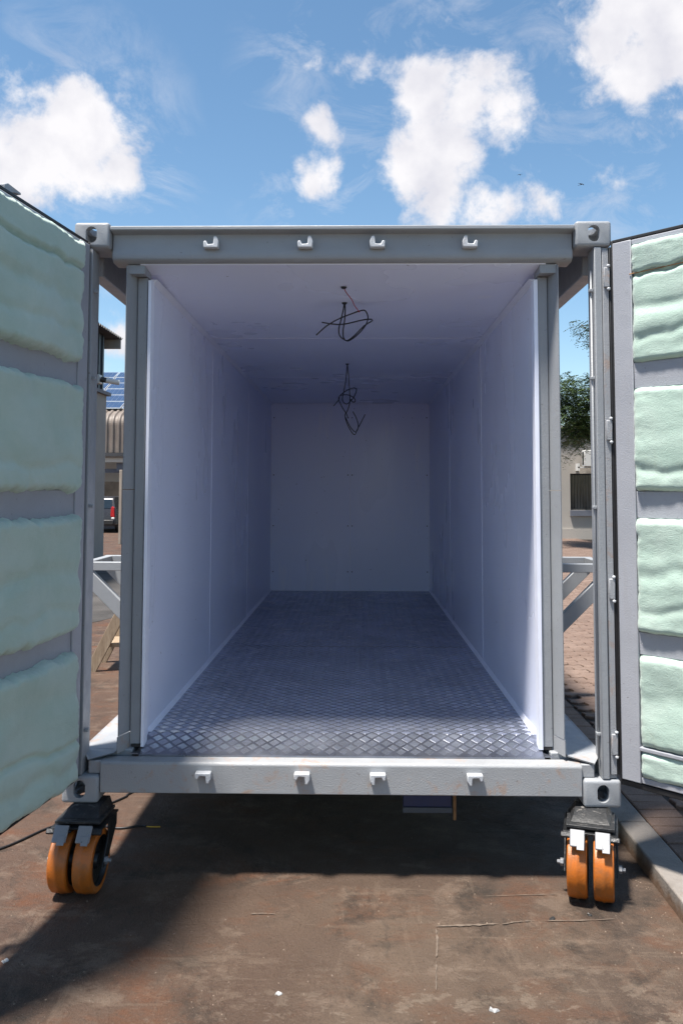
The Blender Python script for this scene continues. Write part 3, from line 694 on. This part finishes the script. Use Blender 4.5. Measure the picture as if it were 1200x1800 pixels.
# ------------------------------------------------------------------ loose things on the slab
def ground_cable(pts, rad, mat): return MB().tube(smooth_path([(x, y, rad+.001) for x, y in pts], 8), rad, 8)
e = empty('ground_cable', (0,0,0), 'black cable lying on the slab behind the caster, bare yellow end', 'cable')
obj('sheath', ground_cable([(-2.3,-.35),(-1.9,.05),(-1.61,.30),(-1.46,.56),(-1.30,.62),(-1.13,.552),(-1.02,.583),(-.985,.580)], .0055, 0), 'cable_black', e, smooth=True)
obj('core', ground_cable([(-.986,.580),(-.955,.577),(-.915,.579)], .0035, 0), 'cable_yellow', e, smooth=True)
tag(obj('ground_cable', ground_cable([(-1.30,.82),(-1.245,.897),(-1.20,.98),(-1.193,1.025),(-1.10,1.2),(-.9,1.5)], .0055, 0), 'cable_black', smooth=True), 'short black cable running back under the container', 'cable')
def scrap(x, y, r, seed, mat, name, label, cat):
    rg = random.Random(seed); n = 9
    pts = [(r*rg.uniform(.6, 1.1)*math.cos(2*math.pi*i/n), r*rg.uniform(.35, .8)*math.sin(2*math.pi*i/n)) for i in range(n)]
    mb = MB(); top = [(a*.8, b*.8, .003 + r*.30*rg.uniform(0, 1)) for a, b in pts]
    mb.add([(a, b, .001) for a, b in pts] + top, [tuple(range(n, 2*n))] + [(i, (i+1) % n, n+(i+1) % n, n+i) for i in range(n)] + [tuple(range(n))[::-1]])
    o = obj(name, mb, mat); o.location = (x, y, 0); o.rotation_euler = (0, 0, rg.uniform(0, 6)); return tag(o, label, cat)
scrap(-1.193, -.613, .018, 1, 'paper', 'paper_scrap', 'crumpled white paper scrap at the left edge of the slab', 'litter')
scrap(-.189, -.787, .014, 2, 'paper', 'paper_scrap', 'small white scrap on the slab below the sill', 'litter')
scrap(.52, -.86, .020, 3, 'paper', 'paper_scrap', 'pale flat scrap on the slab in front of the right caster', 'litter')
scrap(.85, -.274, .016, 4, 'dark_plastic', 'stone_chip', 'dark chip on the slab left of the right caster', 'debris')
scrap(1.006, -.24, .012, 5, 'dark_plastic', 'stone_chip', 'small dark chip in front of the right caster', 'debris')

rg = random.Random(77); mb = MB()
for k in range(520):
    x = rg.uniform(-1.6, 1.33); y = rg.uniform(-1.25, .9) if k % 3 else rg.uniform(-1.1, -.2); q_ = rg.uniform(.0012, .0042)**1.0
    if k % 5 == 0: x = 1.33 - abs(rg.gauss(0, .05))
    pts = [(x + q_*rg.uniform(.7, 1.3)*math.cos(a), y + q_*rg.uniform(.7, 1.3)*math.sin(a)) for a in [2*math.pi*i/5 for i in range(5)]]
    mb.add([(a, b, 0) for a, b in pts] + [(x, y, q_*rg.uniform(.7, 1.3))], [(i, (i+1) % 5, 5) for i in range(5)])
o = obj('grit', mb, 'grit'); o['kind'] = 'stuff'; tag(o, 'loose grit and small stones scattered over the slab', 'grit')
# ------------------------------------------------------------------ wooden steps by the side of the container
e = empty('wooden_steps', (-2.36, 4.15, 0), 'rough wooden steps leaning beside the container bracket', 'steps', rotz=R(4))
for y in (0, .42):
    obj('stringer', MB().bar((-.06, y, .0), (.62, y, 1.35), .04, .10, (0, 0, 1)), 'timber', e, bevel=.004)
for k in range(4):
    zz = .22 + k*.30; x = -.06 + .68*zz/1.35
    obj('tread', MB().box(x-.03, x+.16, .021, .399, zz, zz+.035), 'timber', e, bevel=.003)

# ------------------------------------------------------------------ buildings seen past the left side
A = empty('workshop_building', (-6, 15.5, 0), 'grey rendered building with dark ribbed upper cladding and overhanging eave', 'building')
def at(o, x, y, z): return (x - o.location.x, y - o.location.y, z)
def bA(par, x0, x1, y0, y1, z0, z1): return MB().box(x0-par.location.x, x1-par.location.x, y0-par.location.y, y1-par.location.y, z0, z1)
obj('wall', bA(A, -13, -5.97, 6, 16.1, 0, 3.98), 'render_wall', A)
obj('ledge', bA(A, -13, -5.88, 6, 16.2, 3.98, 4.06), 'sill_slate', A)
obj('upper_wall', bA(A, -13, -6.03, 6, 16.05, 4.06, 5.42), 'cladding', A)
for k in range(34):
    obj('cladding_rib', bA(A, -6.03, -5.995, 6.1+k*.295, 6.16+k*.295, 4.07, 5.41), 'cladding', A)
prof = []
for k in range(70):
    y = 5.6 + k*.16
    if y > 16.6: break
    prof += [(y, 5.44), (y+.05, 5.44), (y+.08, 5.49), (y+.13, 5.49)]
mb = MB().prism([(p[0]-15.5, p[1]) for p in prof] + [(p[0]-15.5, p[1]-.012) for p in prof[::-1]], 'x', -8, .26)
obj('eave_sheet', mb, 'roof_dark', A)
obj('fascia', bA(A, -13, -5.76, 16.45, 16.52, 5.20, 5.43), 'render_wall', A)
e = empty('security_camera', (-5.99, 15.4, 4.28), 'white security camera on a wall arm under the eave', 'camera')
obj('mount', MB().box(-.02, .10, -.10, .10, -.10, .12), 'plastic_white', e, bevel=.02)
obj('arm', MB().tube([(.06, 0, .02), (.28, .02, .03)], .03, 10), 'plastic_white', e, smooth=True)
obj('body', MB().tube([(.22, -.05, -.02), (.52, .05, -.06)], .06, 14), 'plastic_white', e, smooth='auto')
obj('lens_hood', MB().tube([(.12, -.09, 0.0), (.23, -.047, -.018)], .065, 14), 'dark_plastic', e, smooth='auto')

Bd = empty('carport_building', (-10, 31, 0), 'low building with solar panels on a ribbed brown roof over a carport', 'building')
rp = []
for k in range(40):
    x = -16 + k*.26
    rp += [(x+10, 0), (x+10.10, 0), (x+10.15, .06), (x+10.21, .06)]
def ribbed(path):
    """corrugated sheet swept along (y, z, outward normal y, z)"""
    vs = []; n = len(rp)
    for (y, z, ny, nz_) in path: vs += [(p[0], y-31+p[1]*ny, z+p[1]*nz_) for p in rp]
    return MB().add(vs, [(k*n+i, k*n+i+1, (k+1)*n+i+1, (k+1)*n+i) for k in range(len(path)-1) for i in range(n-1)])
arc = [(30.6+.45*(1-math.cos(a)), 4.45+.45*math.sin(a), -math.cos(a), math.sin(a)) for a in [R(x) for x in range(0, 76, 10)]]
obj('ribbed_fascia', ribbed([(30.6, 3.28, -1, 0)] + arc + [(arc[-1][0]+5.35, arc[-1][1]+5.35*math.tan(R(24)), -.4, .9)]), 'roof_sheet', Bd)
obj('gutter', MB().box(-6, 4.2, -.60, -.42, 3.12, 3.26), 'roof_dark', Bd)
obj('white_fascia', MB().box(-6, 4.2, -.30, -.2, 2.88, 3.05), 'white_wall', Bd)
obj('beam', MB().box(-6, 4.2, .2, .35, 2.45, 2.62), 'sill_slate', Bd)
obj('beam_box', MB().box(.0, .5, -.1, .15, 2.5, 2.86), 'sill_slate', Bd)
obj('lintel_wall', MB().box(-6, 4.2, 3.0, 3.2, 2.1, 4.0), 'white_wall', Bd)
obj('inner_wall', MB().box(-6, 4.2, 7.2, 7.4, 0, 3.0), 'dark_wall', Bd)
for x in (-5, -2.5, 4.0): obj('post', MB().box(x, x+.15, -.3, -.15, 0, 3.1), 'post_beige', Bd)
sl_ = R(24)
for r_ in range(6):
    for c_ in range(6):
        y = 31.35 + r_*.86; zz = arc[-1][1] + (y-arc[-1][0])*math.tan(sl_) + .12
        x = -12.6 + c_*1.32 - 0.05*r_
        sp_m = obj('solar_panel', MB().add([(x+10, y-31, zz), (x+11.27, y-31, zz), (x+11.27, y-31+.82, zz+.82*math.tan(sl_)), (x+10, y-31+.82, zz+.82*math.tan(sl_)),
            (x+10, y-31, zz+.035), (x+11.27, y-31, zz+.035), (x+11.27, y-31+.82, zz+.035+.82*math.tan(sl_)), (x+10, y-31+.82, zz+.035+.82*math.tan(sl_))],
            [(0,3,2,1),(4,5,6,7),(0,1,5,4),(1,2,6,5),(2,3,7,6),(3,0,4,7)]), 'alu', Bd)
        cm_ = MB()
        for a in range(6):
            for b in range(3):
                xa = x+10.03+a*.202; ya = y-31+.03+b*.255
                cm_.add([(xa, ya, zz+.039+(.03+b*.255)*math.tan(sl_)), (xa+.195, ya, zz+.039+(.03+b*.255)*math.tan(sl_)), (xa+.195, ya+.248, zz+.039+(.03+b*.255+.248)*math.tan(sl_)), (xa, ya+.248, zz+.039+(.03+b*.255+.248)*math.tan(sl_))], [(0,1,2,3)])
        obj('solar_cells', cm_, 'solar_cell', sp_m)
tag(obj('gate_post', MB().box(-7.43, -7.35, 22.4, 22.5, 0, 2.35), 'post_beige', bevel=.01), 'thin beige gate post standing in front of the carport', 'post')

# parked car, rear end towards us
cv = empty('parked_car', (-10.40, 29.3, 0), 'dark grey hatchback with red tail lights parked in the carport', 'car')
side = [(0,.30),(.02,.62),(.08,.95),(.30,1.38),(.55,1.47),(1.9,1.46),(2.5,1.30),(3.0,.98),(3.9,.86),(4.05,.60),(4.05,.28)]
def carbody(w):
    mb = MB(); n = len(side); xs = [(-w, .90), (-w*.92, 1.0), (w*.92, 1.0), (w, .90)]; vs = []
    for sx, _ in ((-1,0),(1,0)):
        vs += [(sx*(w if z_ < .95 else w*(1-.22*(z_-.95)/.5)), y_, z_) for y_, z_ in side]
    fs = [tuple(range(n)), tuple(range(n, 2*n))[::-1]] + [(i, (i+1) % n, n+(i+1) % n, n+i) for i in range(n)]
    return mb.add(vs, fs)
obj('body', carbody(.86), 'car_paint', cv, bevel=.05, seg=3)
obj('rear_window', MB().add([(-.70,.075,.98),(.70,.075,.98),(.62,.265,1.33),(-.62,.265,1.33)], [(0,1,2,3)]), 'car_glass', cv)
for s in (-1, 1):
    obj('tail_light', MB().prism([(s*.66,.66),(s*.83,.62),(s*.80,1.0),(s*.72,1.06),(s*.68,.98)], 'y', -.015, .16), 'tail_red', cv, bevel=.01)
    obj('reverse_light', MB().box(min(s*.70, s*.82), max(s*.70, s*.82), -.02, .1, .55, .62), 'lamp_clear', cv, bevel=.008)
    for y in (.75, 3.15):
        obj('tyre', MB().lathe([(s*.70, .19), (s*.70, .29), (s*.73, .31), (s*.85, .31), (s*.87, .29), (s*.87, .19)], 'x', (0, y, .31), 28), 'rubber', cv, smooth='auto')
        obj('rim', MB().lathe([(s*.85, .19), (s*.83, .12), (s*.86, .05), (s*.86, 0)], 'x', (0, y, .31), 20), 'alu', cv, smooth='auto')
obj('bumper', MB().box(-.80, .80, -.06, .06, .32, .52), 'dark_plastic', cv, bevel=.03)
obj('number_plate', MB().box(-.26, .26, -.03, -.005, .72, .83), 'plate_white', cv)

# ------------------------------------------------------------------ house and tree past the right side
Hs = empty('rendered_house', (8, 25, 0), 'beige rendered house with barred dark window behind the tree', 'building')
pv = KH-.02
def wallseg(x0, x1, z0, z1): return MB().box(x0-8, x1-8, 0, .3, z0, z1)
wx0, wx1, wz0, wz1 = 7.46, 8.75, 1.06, 2.32
for nm, a in (('wall', (6.6, wx0, pv, 3.85)), ('wall', (wx1, 14, pv, 3.85)), ('wall', (wx0, wx1, pv, wz0)), ('wall', (wx0, wx1, wz1, 3.85))): obj(nm, wallseg(*a), 'beige_wall', Hs)
obj('side_wall', MB().box(-1.4, -1.1, .301, 9, pv, 3.84), 'beige_wall', Hs)
obj('plinth', MB().box(-1.46, 6, -.045, -.001, pv, .42), 'beige_wall', Hs)
obj('roof_slab', MB().box(-1.5, 6.2, -.15, 9, 3.852, 3.98), 'white_wall', Hs)
wd = obj('window', MB().box(wx0-8+.01, wx1-8-.01, .18, .20, wz0, wz1), 'glass', Hs)
fr = MB(); fr.box(wx0-8, wx0-8+.05, .12, .178, wz0, wz1); fr.box(wx0-8+.92, wx0-8+.99, .12, .178, wz0, wz1); fr.box(wx1-8-.05, wx1-8, .12, .178, wz0, wz1); fr.box(wx0-8+.051, wx1-8-.051, .125, .175, wz1-.05, wz1); fr.box(wx0-8+.051, wx1-8-.051, .125, .175, wz0, wz0+.05)
obj('window_frame', fr, 'window_frame', wd)
for k in range(12): obj('burglar_bar', MB().box(wx0-8+.1+k*.1, wx0-8+.113+k*.1, .09, .103, wz0, wz1), 'window_frame', wd)
obj('window_sill', MB().box(wx0-8-.02, wx1-8+.02, -.10, .119, .86, 1.055), 'sill_slate', wd)
ac = empty('air_conditioner', (8.05, 24.75, 2.53), 'white outdoor air conditioner on a wall bracket above the window', 'air conditioner')
obj('casing', MB().box(-.22, .55, -.25, .10, .02, .58), 'plastic_white', ac, bevel=.02)
obj('side_grille', MB().box(-.226, -.2205, -.17, .02, .08, .52), 'dark_plastic', ac)
obj('fan_grille', MB().lathe([(-.2515, 0), (-.256, .06), (-.256, .20), (-.2515, .21)], 'y', (.2, 0, .3), 28), 'dark_plastic', ac)
obj('bracket', MB().box(-.40, .55, -.12, -.06, -.03, .018).box(-.40, -.35, -.12, .245, -.12, .13).box(.45, .50, -.28, .245, -.09, -.031), 'plastic_white', ac)

tr = empty('feathery_tree', (8.55, 20.5, pv), 'leafy tree with feathery drooping foliage in front of the house', 'tree')
mb = MB(); rg = random.Random(21); tips = []
def limb(p, d, L, r, lev):
    pts = [p]; q_ = Vector(p); d = Vector(d).normalized()
    for k in range(5):
        d = (d + Vector((rg.uniform(-.18,.18), rg.uniform(-.18,.18), rg.uniform(-.08,.14)))).normalized(); q_ = q_ + d*L/5; pts.append(q_.copy())
    mb.tube(pts, [r*(1-.11*i) for i in range(6)], 8)
    if lev == 0: tips.extend(pts[1:]); return
    for k in range(4 if lev > 1 else 5):
        a = rg.uniform(0, 6.28); b = pts[rg.choice((2,3,4,5))]
        limb(b, (d*.6 + Vector((math.cos(a), math.sin(a), rg.uniform(-.1,.6)))), L*rg.uniform(.55,.75), r*.5, lev-1)
limb((0,0,-.05), (-.16,.0,1), 3.4, .16, 3)
obj('trunk', mb, 'bark', tr, smooth=True)
lf = MB()
tips = [t for t in tips if t.z > 3.0 + .5*math.sin(t.x*3)]
for k in range(240): tips.append(Vector((rg.gauss(-1.9, .55), rg.gauss(0, .8), rg.uniform(3.3, 5.1) - .25*abs(rg.gauss(0, 1)))))
for t in tips:
    for k in range(8):
        a = rg.uniform(0, 6.28); d = Vector((math.cos(a), math.sin(a), rg.uniform(-.75, .35))).normalized(); L = rg.uniform(.25, .48)
        o_ = t + Vector((rg.uniform(-.25,.25), rg.uniform(-.25,.25), rg.uniform(-.25,.2))); s_ = d.cross(Vector((0,0,1))).normalized()
        for i in range(9):
            f_ = (i+1)/9; c_ = o_ + d*L*f_ + Vector((0,0,-.35*L*f_*f_)); ll = .105*(1-.45*f_)
            for sg in (-1, 1):
                u = (s_*sg + d*.35 + Vector((0,0,rg.uniform(-.35,.1)))).normalized(); w_ = u.cross(Vector((rg.uniform(-.4,.4), rg.uniform(-.4,.4), 1))).normalized()*.021
                lf.add([c_, c_+u*ll*.5+w_, c_+u*ll, c_+u*ll*.5-w_], [(0,1,2,3)])
me = bpy.data.meshes.new('crown'); me.from_pydata(lf.v, [], lf.f)
crown = obj('crown', me, 'leaf', tr)

# birds
for i, (x, y, z, a, lab) in enumerate(((8.009, 25, 12.538, .6, 'small dark swallow flying above the right door'), (6.857, 30, 14.849, -.4, 'tiny distant swallow flying left of the other bird'))):
    o = empty('swallow', (x, y, z), lab, 'bird', rotz=a)
    k = .55 if i == 0 else .4
    obj('body', MB().lathe([(-.12*k, 0), (-.07*k, .03*k), (.03*k, .035*k), (.12*k, .012*k), (.2*k, 0)], 'y', (0,0,0), 10), 'bird_dark', o, smooth=True)
    for s in (-1, 1):
        obj('wing', MB().prism([(s*.02*k,-.05*k),(s*.16*k,-.07*k),(s*.30*k,.06*k),(s*.15*k,.0),(s*.02*k,.05*k)], 'z', .01*k, .016*k), 'bird_dark', o)
    obj('tail', MB().prism([(-.01*k,.14*k),(.01*k,.14*k),(.04*k,.28*k),(0,.22*k),(-.04*k,.28*k)], 'z', 0, .006*k), 'bird_dark', o)
